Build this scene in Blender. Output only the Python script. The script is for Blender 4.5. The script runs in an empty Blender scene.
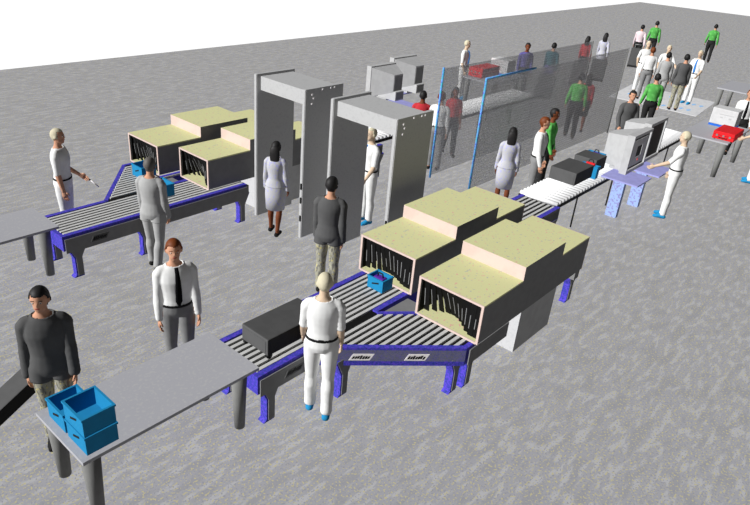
import bpy, bmesh, math, random
import numpy as np
from mathutils import Vector, Matrix
random.seed(4)
S = bpy.context.scene
COL = S.collection
PI = math.pi
sin, cos, rad = math.sin, math.cos, math.radians

# ------------------------------------------------------------------ materials
def lin(c):
    c = c / 255.0
    return c / 12.92 if c <= 0.04045 else ((c + 0.055) / 1.055) ** 2.4
def rgb(c, k=1.0):
    return (min(lin(c[0]) / k, .92), min(lin(c[1]) / k, .92), min(lin(c[2]) / k, .92), 1)
MATS = {}
def mat(name, c, k=1.0, rough=.75, spec=.15, speck=None):
    """speck = list of (colour, scale xyz, threshold, softness)"""
    if name in MATS: return MATS[name]
    if k >= .7: k *= 1.5
    m = bpy.data.materials.new(name); m.use_nodes = True
    nt = m.node_tree; b = nt.nodes['Principled BSDF']
    b.inputs['Roughness'].default_value = rough
    b.inputs['Specular IOR Level'].default_value = spec
    b.inputs['Base Color'].default_value = rgb(c, k)
    tc = nt.nodes.new('ShaderNodeTexCoord')
    prev = None
    for i, (c2, sc, th, soft) in enumerate(speck or [((int(c[0]*.97), int(c[1]*.97), int(c[2]*.97)), (9, 9, 9), .52, .1)]):
        mp = nt.nodes.new('ShaderNodeMapping'); mp.inputs['Scale'].default_value = sc
        mp.inputs['Location'].default_value = (i * 7.3, i * 3.1, i)
        nt.links.new(tc.outputs['Object'], mp.inputs['Vector'])
        nz = nt.nodes.new('ShaderNodeTexNoise'); nz.inputs['Scale'].default_value = 1.0
        nz.inputs['Detail'].default_value = 1.5
        nt.links.new(mp.outputs['Vector'], nz.inputs['Vector'])
        mr = nt.nodes.new('ShaderNodeMapRange')
        mr.inputs['From Min'].default_value = th - soft; mr.inputs['From Max'].default_value = th + soft
        nt.links.new(nz.outputs['Fac'], mr.inputs['Value'])
        mx = nt.nodes.new('ShaderNodeMix'); mx.data_type = 'RGBA'
        nt.links.new(mr.outputs['Result'], mx.inputs['Factor'])
        if prev: nt.links.new(prev, mx.inputs['A'])
        else: mx.inputs['A'].default_value = rgb(c, k)
        mx.inputs['B'].default_value = rgb(c2, k)
        prev = mx.outputs['Result']
    nt.links.new(prev, b.inputs['Base Color'])
    MATS[name] = m
    return m
TOP, FR, AMB = .80, 1.15, .20
M = dict(
    floor=mat('floor_stone', (157, 157, 162), TOP, .9, .05, [((173, 173, 176), (4.2, 12, 3), .555, .04), ((150, 150, 154), (2.4, 7, 2), .57, .06),
                                                          ((184, 177, 140), (40, 40, 27), .60, .02), ((144, 144, 152), (45, 45, 34), .61, .02)]),
    mat=mat('mat_vinyl', (206, 206, 207), TOP, speck=[((196, 196, 199), (8, 8, 8), .55, .04)]),
    foot=mat('footprint_blue', (150, 190, 230), TOP),
    table=mat('table_laminate', (160, 160, 165), TOP, speck=[((166, 166, 168), (30, 30, 30), .6, .03)]),
    tleg=mat('table_leg_grey', (128, 128, 126), .95),
    dark=mat('side_shade_dark', (50, 50, 50), .21),  # shade of the unlit sides, put into the colour
    slat=mat('belt_slat_grey', (190, 190, 188), TOP),
    bed=mat('belt_black', (14, 14, 14), TOP),
    blue=mat('rail_blue', (62, 62, 165), .82, speck=[((84, 66, 190), (30, 30, 30), .52, .02), ((46, 56, 140), (46, 46, 46), .6, .02)]),
    yellow=mat('scanner_cream', (204, 203, 152), TOP, speck=[((212, 160, 150), (26, 26, 26), .68, .015), ((176, 176, 160), (24, 24, 24), .675, .015)]),
    pink=mat('scanner_pale_pink', (240, 214, 203), FR),
    black=mat('curtain_black', (9, 9, 9), 1),
    gaplight=mat('curtain_gap_light', (150, 150, 150), 1.1),  # back light in the curtain gaps, painted as pale grey
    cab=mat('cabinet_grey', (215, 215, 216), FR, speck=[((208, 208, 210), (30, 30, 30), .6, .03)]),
    cabside=mat('grey_shade_and_marks', (76, 76, 76), .21),  # shaded copy of the cabinet grey; also screen picture, slots and buttons
    portal=mat('portal_grey', (200, 200, 200), FR, speck=[((193, 193, 193), (30, 30, 30), .6, .03)]),
    white=mat('roller_white', (250, 250, 250), .9),
    plate=mat('plate_white', (245, 240, 240), .9),
    lilac=mat('desk_lilac', (152, 152, 206), .85),
    lilacleg=mat('desk_leg_pale_blue', (166, 190, 240), 1.1, speck=[((150, 150, 206), (25, 25, 25), .55, .03)]),
    crt=mat('monitor_grey', (192, 192, 192), 1.0),
    screen=mat('screen_black', (6, 6, 6), .5, .6, .1),
    post=mat('post_sky_blue', (100, 160, 220), .9, speck=[((70, 170, 190), (20, 20, 20), .58, .03), ((84, 84, 200), (26, 26, 26), .6, .03)]),
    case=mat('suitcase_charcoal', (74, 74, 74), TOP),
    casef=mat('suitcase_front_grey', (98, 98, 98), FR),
    cased=mat('black_trim_and_shade', (14, 14, 14), .5),  # real black parts, and painted shade on unlit suitcase faces
    red=mat('suitcase_red', (205, 28, 34), TOP),
    metal=mat('handle_metal', (130, 130, 130), .9, .4, .4),
    teal=mat('bin_teal', (30, 146, 200), FR),
    skin=mat('skin', (214, 160, 130), 1.05),
    skin2=mat('skin_dark', (120, 66, 40), 1.0),
    skin3=mat('skin_pale', (224, 196, 168), 1.05),
    eye=mat('eye_white', (235, 235, 230), 1.1), iris=mat('eye_dark', (25, 20, 18), 1), lip=mat('lip', (170, 84, 76), 1),
    wear=mat('black_leather', (18, 18, 18), 1),
    device=mat('device_white', (226, 226, 226), FR),
    bluetrim=mat('trim_blue', (40, 110, 215), 1.0),
    redlight=mat('red_spot', (200, 50, 50), .6),
)

# ------------------------------------------------------------------ mesh helpers
class MB:
    def __init__(self): self.v = []; self.f = []; self.mi = []; self.mats = []
    def m(self, ma):
        if ma not in self.mats: self.mats.append(ma)
        return self.mats.index(ma)
    def poly(self, pts, faces, ma):
        o = len(self.v); self.v += [tuple(p) for p in pts]; i = self.m(ma)
        for f in faces: self.f.append(tuple(o + k for k in f)); self.mi.append(i)
    def box(self, x0, x1, y0, y1, z0, z1, ma, faces=None):
        """faces: optional dict side->material (-x,+x,-y,+y,-z,+z)"""
        x0, x1 = min(x0, x1), max(x0, x1); y0, y1 = min(y0, y1), max(y0, y1)
        p = [(x0, y0, z0), (x1, y0, z0), (x1, y1, z0), (x0, y1, z0), (x0, y0, z1), (x1, y0, z1), (x1, y1, z1), (x0, y1, z1)]
        fs = {'-z': (3, 2, 1, 0), '+z': (4, 5, 6, 7), '-y': (0, 1, 5, 4), '+x': (1, 2, 6, 5), '+y': (2, 3, 7, 6), '-x': (3, 0, 4, 7)}
        o = len(self.v); self.v += p
        for k, f in fs.items():
            self.f.append(tuple(o + j for j in f)); self.mi.append(self.m((faces or {}).get(k, ma)))
        return self
    def prism(self, pts, z0, z1, ma, top=None):
        n = len(pts)
        a = sum(pts[i][0] * pts[(i + 1) % n][1] - pts[(i + 1) % n][0] * pts[i][1] for i in range(n))
        if a < 0: pts = pts[::-1]
        o = len(self.v); self.v += [(x, y, z0) for x, y in pts] + [(x, y, z1) for x, y in pts]
        i = self.m(ma)
        self.f.append(tuple(o + k for k in range(n))[::-1]); self.mi.append(i)
        self.f.append(tuple(o + n + k for k in range(n))); self.mi.append(self.m(top or ma))
        for k in range(n):
            self.f.append((o + k, o + (k + 1) % n, o + n + (k + 1) % n, o + n + k)); self.mi.append(i)
        return self
    def extr(self, prof, axis, a0, a1, ma):
        """extrude a 2D profile along axis 'x' (profile y,z) or 'y' (profile x,z)"""
        n = len(prof)
        def mk(u, w, a): return (a, u, w) if axis == 'x' else (u, a, w)
        o = len(self.v); self.v += [mk(u, w, a0) for u, w in prof] + [mk(u, w, a1) for u, w in prof]
        i = self.m(ma); self.f.append(tuple(o + k for k in range(n))); self.f.append(tuple(o + n + k for k in range(n))[::-1])
        self.mi += [i, i]
        for k in range(n):
            self.f.append((o + k, o + n + k, o + n + (k + 1) % n, o + (k + 1) % n)); self.mi.append(i)
        return self
    def tube(self, pts, rs, ma=None, n=10, up=None):
        """closed tube; rs entries: radius or (ra, rb)"""
        pts = [Vector(p) for p in pts]; o = len(self.v); L = len(pts); prevu = None
        for i, p in enumerate(pts):
            d = (pts[min(i + 1, L - 1)] - pts[max(i - 1, 0)]).normalized()
            u = Vector(up) if up else (Vector((1, 0, 0)) if abs(d.x) < .9 else Vector((0, 1, 0)))
            u = (u - d * u.dot(d)).normalized(); w = d.cross(u)
            r = rs[i] if isinstance(rs, (list, tuple)) and not isinstance(rs, tuple) else rs
            ra, rb = r if isinstance(r, tuple) else (r, r)
            for k in range(n):
                a = 2 * PI * k / n
                self.v.append(tuple(p + u * ra * cos(a) + w * rb * sin(a)))
        mi = self.m(ma) if ma else 0
        for i in range(L - 1):
            for k in range(n):
                a, b = o + i * n + k, o + i * n + (k + 1) % n
                self.f.append((a, b, b + n, a + n)); self.mi.append(mi)
        self.f.append(tuple(o + k for k in range(n))[::-1]); self.mi.append(mi)
        self.f.append(tuple(o + (L - 1) * n + k for k in range(n))); self.mi.append(mi)
        return self
    def ball(self, c, r, ma=None, n=12, m=8):
        rx, ry, rz = r if isinstance(r, tuple) else (r, r, r)
        pts, rs = [], []
        o = len(self.v); mi = self.m(ma) if ma else 0
        for i in range(1, m):
            t = PI * i / m
            for k in range(n):
                a = 2 * PI * k / n
                self.v.append((c[0] + rx * sin(t) * cos(a), c[1] + ry * sin(t) * sin(a), c[2] - rz * cos(t)))
        self.v.append((c[0], c[1], c[2] - rz)); self.v.append((c[0], c[1], c[2] + rz))
        b, tp = len(self.v) - 2, len(self.v) - 1
        for i in range(m - 2):
            for k in range(n):
                a, d = o + i * n + k, o + i * n + (k + 1) % n
                self.f.append((a, d, d + n, a + n)); self.mi.append(mi)
        for k in range(n):
            self.f.append((b, o + (k + 1) % n, o + k)); self.mi.append(mi)
            q = o + (m - 2) * n
            self.f.append((tp, q + k, q + (k + 1) % n)); self.mi.append(mi)
        return self
    def mesh(self, name, smooth=False):
        me = bpy.data.meshes.new(name); me.from_pydata(self.v, [], self.f)
        for ma in self.mats: me.materials.append(ma)
        if self.mats:
            for p, i in zip(me.polygons, self.mi): p.material_index = i
        if smooth:
            for p in me.polygons: p.use_smooth = True
        me.update(); return me
    def build(self, name, parent=None, smooth=False, bevel=0):
        o = bpy.data.objects.new(name, self.mesh(name, smooth)); COL.objects.link(o)
        if parent: o.parent = parent
        if bevel:
            b = o.modifiers.new('bevel', 'BEVEL'); b.width = bevel; b.segments = 2; b.limit_method = 'ANGLE'
        return o
def tag(o, label, cat, group=None, kind=None):
    if label: o['label'] = label
    if cat: o['category'] = cat
    if group: o['group'] = group
    if kind: o['kind'] = kind
    return o
def thing(name, label, cat, loc=(0, 0, 0), rz=0, group=None):
    o = bpy.data.objects.new(name, None); COL.objects.link(o); o.empty_display_size = .1
    o.location = loc; o.rotation_euler = (0, 0, rz)
    return tag(o, label, cat, group)
def copy_tree(o, parent=None):
    c = o.copy(); COL.objects.link(c)
    if parent: c.parent = parent
    for ch in list(o.children): copy_tree(ch, c)
    return c

# ------------------------------------------------------------------ setting
fl = MB(); fl.prism([(-6, -14), (66, -14), (61.8, 9), (58.5, 21.1), (20.5, 20.45), (-6, 20.0)], -.25, 0, M['floor'])
fo = fl.build('floor'); fo['kind'] = 'structure'

# ------------------------------------------------------------------ tables
def make_table(name, label, L, W, H, loc, group=None, inset=.11, r0=.085, r1=.055):
    t = thing(name, label, 'table', loc, 0, group)
    MB().box(0, L, 0, W, H - .035, H, M['table']).build('tabletop', t)
    for x in (inset, L - inset - .06):
        for y in (inset, W - inset):
            MB().tube([(x, y, 0), (x, y, H - .035)], [r1, r0], M['tleg'], 14).build('leg', t, True)
    return t
make_table('entry_table', 'long grey table in the foreground with stacked teal bins on its end', 1.84, .83, .74, (1.60, 4.10, 0))
make_table('entry_table', 'long grey table cut by the left edge, feeding the far left conveyor', 1.90, .80, .74, (1.55, 8.30, 0))
make_table('search_table', 'grey search table at right under a red case and a white device', 1.95, 1.06, .86, (16.38, 3.10, 0))
make_table('search_table', 'grey search table behind the mesh screens under a red suitcase', 1.95, 1.06, .86, (16.4, 9.40, 0))
make_table('search_table', 'grey table at far right behind the man in white shirt and black tie', 1.75, 1.0, .86, (23.0, 4.2, 0))

# ------------------------------------------------------------------ entry conveyors (built for the near lane, mirrored for the far lane)
def lettering(mb, at, du, dv, n, seed):
    """an illegible bold word mark of short black strokes; at = origin, du/dv = axes"""
    r = random.Random(seed); at, du, dv = Vector(at), Vector(du), Vector(dv)
    nn = du.cross(dv).normalized() * .004
    for i in range(7):
        u0 = .12 + i * .108; h0 = .3 - .1 * r.random(); h1 = .62 + .2 * r.random()
        sl = .07
        q = [at + du * u0 + dv * h0, at + du * (u0 + .085) + dv * h0, at + du * (u0 + .085 + sl) + dv * h1, at + du * (u0 + sl) + dv * h1]
        mb.poly([p + nn for p in q] + [p for p in q], [(0, 1, 2, 3), (0, 4, 5, 1), (1, 5, 6, 2), (2, 6, 7, 3), (3, 7, 4, 0)], M['bed'])
def plate(parent, at, du, dv, seed, pm=None):
    at, du, dv = Vector(at), Vector(du), Vector(dv); nn = du.cross(dv).normalized() * .006
    q = [at, at + du * .9, at + du * 1.08 + dv, at + du * .18 + dv]
    b = MB(); b.poly([p + nn for p in q] + [p - nn for p in q], [(0, 1, 2, 3), (7, 6, 5, 4), (0, 4, 5, 1), (1, 5, 6, 2), (2, 6, 7, 3), (3, 7, 4, 0)], pm or M['plate'])
    o = b.build('nameplate', parent)
    l = MB(); lettering(l, at + nn, du, dv, 7, seed); l.build('lettering', o)
    return o
def entry_conveyor(my, label, kx=4.13):
    """my maps the near lane's y to this lane's y"""
    t = thing('entry_conveyor', label, 'conveyor', (3.44, my(4.43), 0))
    f = my(1) < my(2)
    def Y(y): return my(y) - my(4.43)
    def X(x): return x - 3.44
    def pts(l): return [(X(x), Y(y)) for x, y in l]
    ZT = .68
    y0, y1 = 4.04, 4.82
    # beds
    MB().prism(pts([(3.42, y0), (3.42, y1), (6.55, y1), (6.55, y0)]), .50, ZT - .03, M['dark'], M['bed']).build('bed', t)
    MB().prism(pts([(kx, 4.04), (5.20, 4.04), (5.54, 3.74), (6.3, 3.74), (6.3, 2.87), (5.38, 2.87)]), .50, ZT - .03, M['dark'], M['bed']).build('branch_bed', t)
    MB().prism(pts([(5.22, 4.03), (5.54, 3.75), (5.78, 3.75), (5.78, 4.03)]), .60, .63, M['dark']).build('gap_shade', t)  # added dark sheet, painting the shaded rail side seen in the gap
    # long slats along the travel direction
    b = MB()
    n = 8
    for i in range(n):
        y = y0 + .07 + (y1 - y0 - .14) * (i + .5) / n
        b.box(X(3.44), X(6.5), Y(y - .021), Y(y + .021), ZT - .035, ZT - .008, M['slat'])
    b.build('belt_slats', t)
    b = MB()
    def xl(y):   # outer edge x at y
        return kx + (4.04 - y) * (5.38 - kx) / (4.04 - 2.87)
    def xr(y): return 5.2 + (4.04 - y) * .34 / .30 if y > 3.74 else 6.2
    k = 0
    y = 3.98
    while y > 2.93:
        b.box(X(xl(y) + .08), X(xr(y) - (.06 if y > 3.74 else 0)), Y(y - .021), Y(y + .021), ZT - .035, ZT - .008, M['slat']); y -= .082
    b.build('branch_slats', t)
    # rails
    MB().box(X(3.42), X(6.5), Y(y1 - .07), Y(y1), .45, ZT, M['blue']).build('side_rail', t)
    MB().box(X(3.42), X(kx), Y(y0), Y(y0 + .07), .45, ZT, M['blue']).build('side_rail', t)
    MB().box(X(5.2), X(6.5), Y(y0), Y(y0 + .07), .45, ZT, M['blue']).build('side_rail', t)
    def wall(a, c, w=.06, z0=.45):
        a, c = Vector(a), Vector(c); d = (c - a).normalized(); nrm = Vector((d.y, -d.x)) * w
        return MB().prism(pts([tuple(a), tuple(c), tuple(c - nrm), tuple(a - nrm)]), z0, ZT, M['blue'])
    wall((kx, 4.04), (5.38, 2.87), .06, .44).build('angled_fascia', t)
    wall((5.54, 3.74), (5.2, 4.04), .05).build('side_rail', t)
    MB().prism(pts([(5.38, 2.87), (6.3, 2.87), (6.3, 2.93), (5.38, 2.93)]), .45, ZT, M['blue']).build('side_rail', t)
    MB().prism(pts([(5.54, 3.74), (6.3, 3.74), (6.3, 3.68), (5.54, 3.68)]), .45, ZT, M['blue']).build('side_rail', t)
    b = MB(); b.box(X(3.37), X(3.42), Y(y0), Y(y1), .46, ZT, M['blue']); b.build('end_plate', t)
    # added dark sheet, painting the shade of the unlit straight side
    if f: a = (y0 - .012, y0)
    else: a = (y1, y1 + .012)
    ys = Y(y0) if f else Y(y1)
    MB().box(X(3.40), X(kx if f else 6.5), ys - .012, ys, .42, ZT - .05, M['dark']).build('side_shade', t)
    if f: MB().box(X(5.45), X(6.3), Y(2.87) - .012, Y(2.87), .42, ZT - .05, M['dark']).build('side_shade', t)
    # legs: gusset, post and toe
    def leg(x, y):
        b = MB(); x, y = X(x), Y(y)
        b.extr([(x - .14, .50), (x - .05, .30), (x - .05, .03), (x - .09, 0), (x + .06, 0), (x + .06, .30), (x + .16, .50)], 'y', y - .05, y + .05, M['blue'])
        o = b.build('leg', t)
        MB().extr([(x - .13, .52), (x - .03, .30), (x - .03, .02), (x + .055, .02), (x + .055, .30), (x + .15, .52)], 'y', y - .058, y - .051, M['dark']).build('leg_shade', o)  # dark sheet painting the shade on the leg's unlit side
    for (x, y) in ((3.56, 4.11), (3.56, 4.75), (4.42, 3.86), (4.6, 4.75), (5.40, 3.02), (5.62, 2.98), (6.42, 4.75), (6.42, 4.11)):
        leg(x, y)
    # name plates on the fascia
    a, c = Vector((kx, 4.04)), Vector((5.38, 2.87)); d = (c - a).normalized(); nrm = Vector((-d.y, d.x)) * -1
    if f:
        for s in (.40, 1.02):
            p = a + d * s; q = p + nrm * 0
            plate(t, (X(q.x), Y(q.y), .515), Vector((d.x, d.y, 0)) * .26, (0, 0, .085), int(s * 10))
        plate(t, (X(3.72), Y(y0) - .012, .49), (.26, 0, 0), (0, 0, .085), 3, M['casef'])
    else:
        plate(t, (X(3.75), ys - .012, .49), (.26, 0, 0), (0, 0, .085), 5, M['casef'])
    return t
near = lambda y: y
far = lambda y: 12.90 - y
entry_conveyor(near, 'blue-railed striped conveyor carrying the black suitcase, in the foreground')
entry_conveyor(far, 'blue-railed striped conveyor at left behind the man in the light grey suit', 4.40)

# ------------------------------------------------------------------ scanners
def make_scanner(bump, seed, W=.445):
    t = thing('baggage_scanner', None, 'scanner')
    D = M['dark']  # scanner sides carry their shade as a dark colour
    def tunnel(x0, x1, nm, zt=1.20):
        MB().box(x0, x1, -W, -W + .03, .70, zt - .02, D).build(nm + '_side', t); MB().box(x0, x1, W - .03, W, .70, zt - .02, D).build(nm + '_side', t)
        MB().box(x0, x1, -W, W, zt - .02, zt, M['yellow']).build(nm + '_roof', t)
        MB().box(x0, x1, -W + .03, W - .03, .69, .705, M['yellow']).build(nm + '_floor', t)
    tunnel(.0, .84, 'tunnel'); tunnel(1.86, 2.66, 'tunnel')
    for x0, nm in ((-.012, 'entry_frame'), (2.66, 'exit_frame')):
        b = MB(); x1 = x0 + .012
        b.box(x0, x1, -W, -W + .03, .69, 1.20, M['pink']); b.box(x0, x1, W - .03, W, .69, 1.20, M['pink'])
        b.box(x0, x1, -W + .03, W - .03, 1.175, 1.20, M['pink']); b.box(x0, x1, -W + .03, W - .03, .685, .71, M['pink'])
        b.build(nm, t)
    # main housing
    b = MB(); b.box(.84, 1.86, -W, W, .70, 1.36, D, {'-x': M['pink'], '+x': M['pink']}); b.build('housing', t)
    MB().box(.84, 1.86, -W, W, 1.36, 1.38, M['yellow'], {'-x': M['pink'], '-y': D, '+y': D, '+x': M['pink']}).build('housing_roof', t)
    MB().box(.80, .835, -W + .03, W - .03, .71, 1.17, M['black']).build('tunnel_lining', t)
    for q in ((-W + .031, -W + .034, .71, 1.17), (W - .034, W - .031, .71, 1.17), (-W + .03, W - .03, 1.172, 1.178)):
        MB().box(.02, .8, *q, M['black']).build('tunnel_lining', t)
    b = MB(); b.box(1.11, 2.07, -W + .06, W - .06, 0, .695, M['cab'], {'-y': M['cabside'], '+y': M['cabside']}); b.build('cabinet', t)  # cabinet sides painted in a shaded grey
    for xb, sgn in ((.05, 1), (2.62, -1)):
        for i in range(11):
            y = -W + .04 + (2 * W - .08) * (i + .5) / 11; u = (i + .5) / 11
            push = bump * max(0, sin(PI * min(1, max(0, (u - .18) / .85)))) * sgn if sgn > 0 else -.02
            zb = .715
            b = MB(); w = (2 * W - .08) / 22 - .002
            b.extr([(xb, 1.172), (xb + .012, 1.172), (xb + push * .55 + .012, .93), (xb + push + .012, zb), (xb + push, zb), (xb + push * .55, .93)], 'y', y - w, y + w, M['black'])
            o = b.build('curtain_strip', t)
            if sgn > 0:
                r = random.Random(seed * 31 + i); z1 = .78 + .05 * r.random(); z2 = .93 + .16 * r.random()
                f1 = (1.172 - z1) / (1.172 - zb); 
                def xa(z):
                    return xb + push * (.55 * (1.172 - z) / .242 if z > .93 else .55 + .45 * (.93 - z) / .215)
                MB().extr([(xa(z1) - .004, z1), (xa(.93) - .004, .93), (xa(z2) - .004, z2), (xa(z2), z2), (xa(.93), .93), (xa(z1), z1)], 'y', y + w * .62, y + w * .86, M['gaplight']).build('strip_gap_light', o)  # pale sliver painted for light coming through between strips
    return t
for k, (x, y, bmp, lab) in enumerate([
    (5.80, 4.435, .12, 'near baggage scanner nearest the portals, teal bin entering its curtain'),
    (5.52, 3.265, .21, 'cream-topped baggage scanner at front right with a curtain swung inward over an empty belt'),
    (5.59, 9.655, .12, 'farthest cream-topped baggage scanner, at the back of the left lane'),
    (5.85, 8.60, .21, 'cream-topped baggage scanner of the left lane partly hidden by the first portal')]):
    s = make_scanner(bmp, k + 1, .39 if k == 3 else .445); s.location = (x, y, 0); s['label'] = lab; s['group'] = 'baggage scanners'

# ------------------------------------------------------------------ exit belts with blue rails, then roller conveyors
def exit_conveyor(my, label, ox=0):
    yc = my(4.45); t = thing('exit_conveyor', label, 'conveyor', (8.5 + ox, yc, 0))
    def Y(y): return my(y) - yc
    def X(x): return min(x, 10.02 - ox) - 8.5
    MB().prism([(X(a), Y(b)) for a, b in ((8.48, 4.07), (10.02, 4.07), (10.02, 4.83), (8.48, 4.83))], .46, .65, M['dark'], M['bed']).build('bed', t)
    b = MB()
    for i in range(7):
        y = 4.18 + i * .09; b.box(X(8.5), X(10.0), Y(y - .022), Y(y + .022), .645, .672, M['slat'])
    b.build('belt_slats', t)
    MB().box(X(8.75), X(10.02), Y(4.07), Y(4.15), .45, .69, M['blue'], {'-y': M['dark']}).build('side_rail', t)  # unlit rail face painted dark for its shade
    MB().box(X(8.5), X(10.02), Y(4.75), Y(4.83), .45, .69, M['blue'], {'-y': M['dark']}).build('side_rail', t)  # same painted shade on this rail's unlit face
    MB().prism([(X(a), Y(b)) for a, b in ((8.22, 2.90), (8.36, 2.90), (9.45, 4.06), (8.5, 4.06), (8.22, 3.66))], .46, .66, M['dark'], M['bed']).build('branch_bed', t)
    for x, y in ((8.40, 3.03), (9.85, 4.12), (9.85, 4.78)):
        x, y = X(x), Y(y)
        o = MB().extr([(x - .14, .50), (x - .05, .30), (x - .05, .03), (x - .09, 0), (x + .06, 0), (x + .06, .30), (x + .16, .50)], 'y', y - .05, y + .05, M['blue']).build('leg', t)
        MB().extr([(x - .13, .48), (x - .03, .30), (x - .03, .02), (x + .055, .02), (x + .055, .30), (x + .15, .48)], 'y', y - .058, y - .051, M['dark']).build('leg_shade', o)  # dark sheet painted as shade on the unlit leg face
exit_conveyor(near, 'short blue-railed belt behind the near scanners leading to white rollers')
exit_conveyor(far, 'short blue-railed belt behind the left lane scanners, hidden past the portals', .07)

def roller_conveyor(yc, label):
    t = thing('roller_conveyor', label, 'conveyor', (10.05, yc, 0))
    L, W = 6.95, .37
    b = MB(); b.box(0, L, -W, -W + .03, .60, .665, M['cased']); b.box(0, L, W - .03, W, .60, .665, M['cased'])
    for x in (.02, L / 2, L - .05): b.box(x, x + .03, -W + .03, W - .03, .60, .63, M['cased'])
    b.build('frame', t)
    ro = None
    n = 58
    for i in range(n):
        x = .07 + (L - .14) * i / (n - 1)
        if ro is None: ro = MB().tube([(0, -W + .005, .675), (0, W - .005, .675)], .045, M['white'], 10, (1, 0, 0)).build('roller', t, True); o = ro
        else: o = ro.copy(); COL.objects.link(o); o.parent = t
        o.location = (x, 0, 0)
    for x in (.9, 2.5, 4.1, 5.7, 6.85):
        for y in (-W + .015, W - .015):
            MB().tube([(x, y, 0), (x, y, .61)], .016, M['cased'], 8).build('leg', t, True)
    return t
roller_conveyor(4.53, 'white roller conveyor in the near lane carrying two dark cases')
roller_conveyor(8.74, 'empty white roller conveyor seen through the mesh screens')

# ------------------------------------------------------------------ walk-through portals
def portal(x, y, label, Wd=1.19):
    t = thing('metal_detector_portal', label, 'metal detector', (x, y, 0), 0, 'walk-through portals')
    for s, y0 in (('r', 0), ('l', Wd)):
        p = MB().box(0, .81, y0, y0 + .055, 0, 2.46, M['portal']).build('side_panel', t)
        MB().box(-.012, 0, y0 + .006, y0 + .054, .0, 2.455, M['portal']).build('edge_trim', p)
    MB().box(  .08, .77, .06, Wd, 2.20, 2.42, M['portal']).build('lintel', t)
    for (dx, z) in ((.12, 2.36), (.12, 2.22), (.34, 2.415), (.52, 2.415), (.60, 2.415), (.15, 2.30)):
        MB().box(dx, dx + .022, -.008, 0, z, z + .022, M['plate']).build('indicator_dot', t)
    for z in (.62, .30, .86):
        MB().box(-.03, -.012, .004, .03, z, z + .10, M['cased']).build('sensor', t)
portal(6.78, 7.02, 'grey walk-through portal at left with the woman standing in it', 1.12)
portal(6.78, 5.24, 'grey walk-through portal at right, the one nearer the foreground scanners')

# ------------------------------------------------------------------ mesh screens
def screen_mat():
    m = bpy.data.materials.new('perforated_screen'); m.use_nodes = True
    nt = m.node_tree; nt.nodes.clear()
    out = nt.nodes.new('ShaderNodeOutputMaterial'); mix = nt.nodes.new('ShaderNodeMixShader')
    tr = nt.nodes.new('ShaderNodeBsdfTransparent'); di = nt.nodes.new('ShaderNodeBsdfDiffuse')
    di.inputs['Color'].default_value = (.40, .40, .41, 1)
    tc = nt.nodes.new('ShaderNodeTexCoord'); mp = nt.nodes.new('ShaderNodeMapping')
    mp.inputs['Rotation'].default_value = (0, rad(45), 0)
    ck = nt.nodes.new('ShaderNodeTexChecker'); ck.inputs['Scale'].default_value = 24.0
    ck.inputs['Color1'].default_value = (.58, .58, .58, 1); ck.inputs['Color2'].default_value = (.24, .24, .24, 1)
    nt.links.new(tc.outputs['Object'], mp.inputs['Vector']); nt.links.new(mp.outputs['Vector'], ck.inputs['Vector'])
    nt.links.new(ck.outputs['Color'], mix.inputs['Fac'])
    nt.links.new(tr.outputs[0], mix.inputs[1]); nt.links.new(di.outputs[0], mix.inputs[2])
    nt.links.new(mix.outputs[0], out.inputs['Surface'])
    return m
M['mesh'] = screen_mat()
def pen(y, label, rail=True):
    t = thing('mesh_screen', label, 'screen', (10.83, y, 0), 0, 'mesh screens of the holding pen')
    L = 6.9
    MB().box(.02, L, -.004, .004, .05, 2.28, M['mesh']).build('mesh_panel', t)
    MB().tube([(0, 0, 0), (0, 0, 2.30)], .024, M['post'], 10).build('post', t, True)
    if rail: MB().tube([(0, 0, 2.29), (1.9, 0, 2.29)], .022, M['post'], 8, (0, 1, 0)).build('top_rail', t, True)
    MB().tube([(L, 0, 0), (L, 0, 2.29)], .02, M['tleg'], 10).build('end_post', t, True)
    return t
pen(7.37, 'tall grey mesh screen behind, its blue post in front of the two entering people', False)
pen(6.38, 'tall grey mesh screen in front, behind the woman in the pale grey suit')

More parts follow.
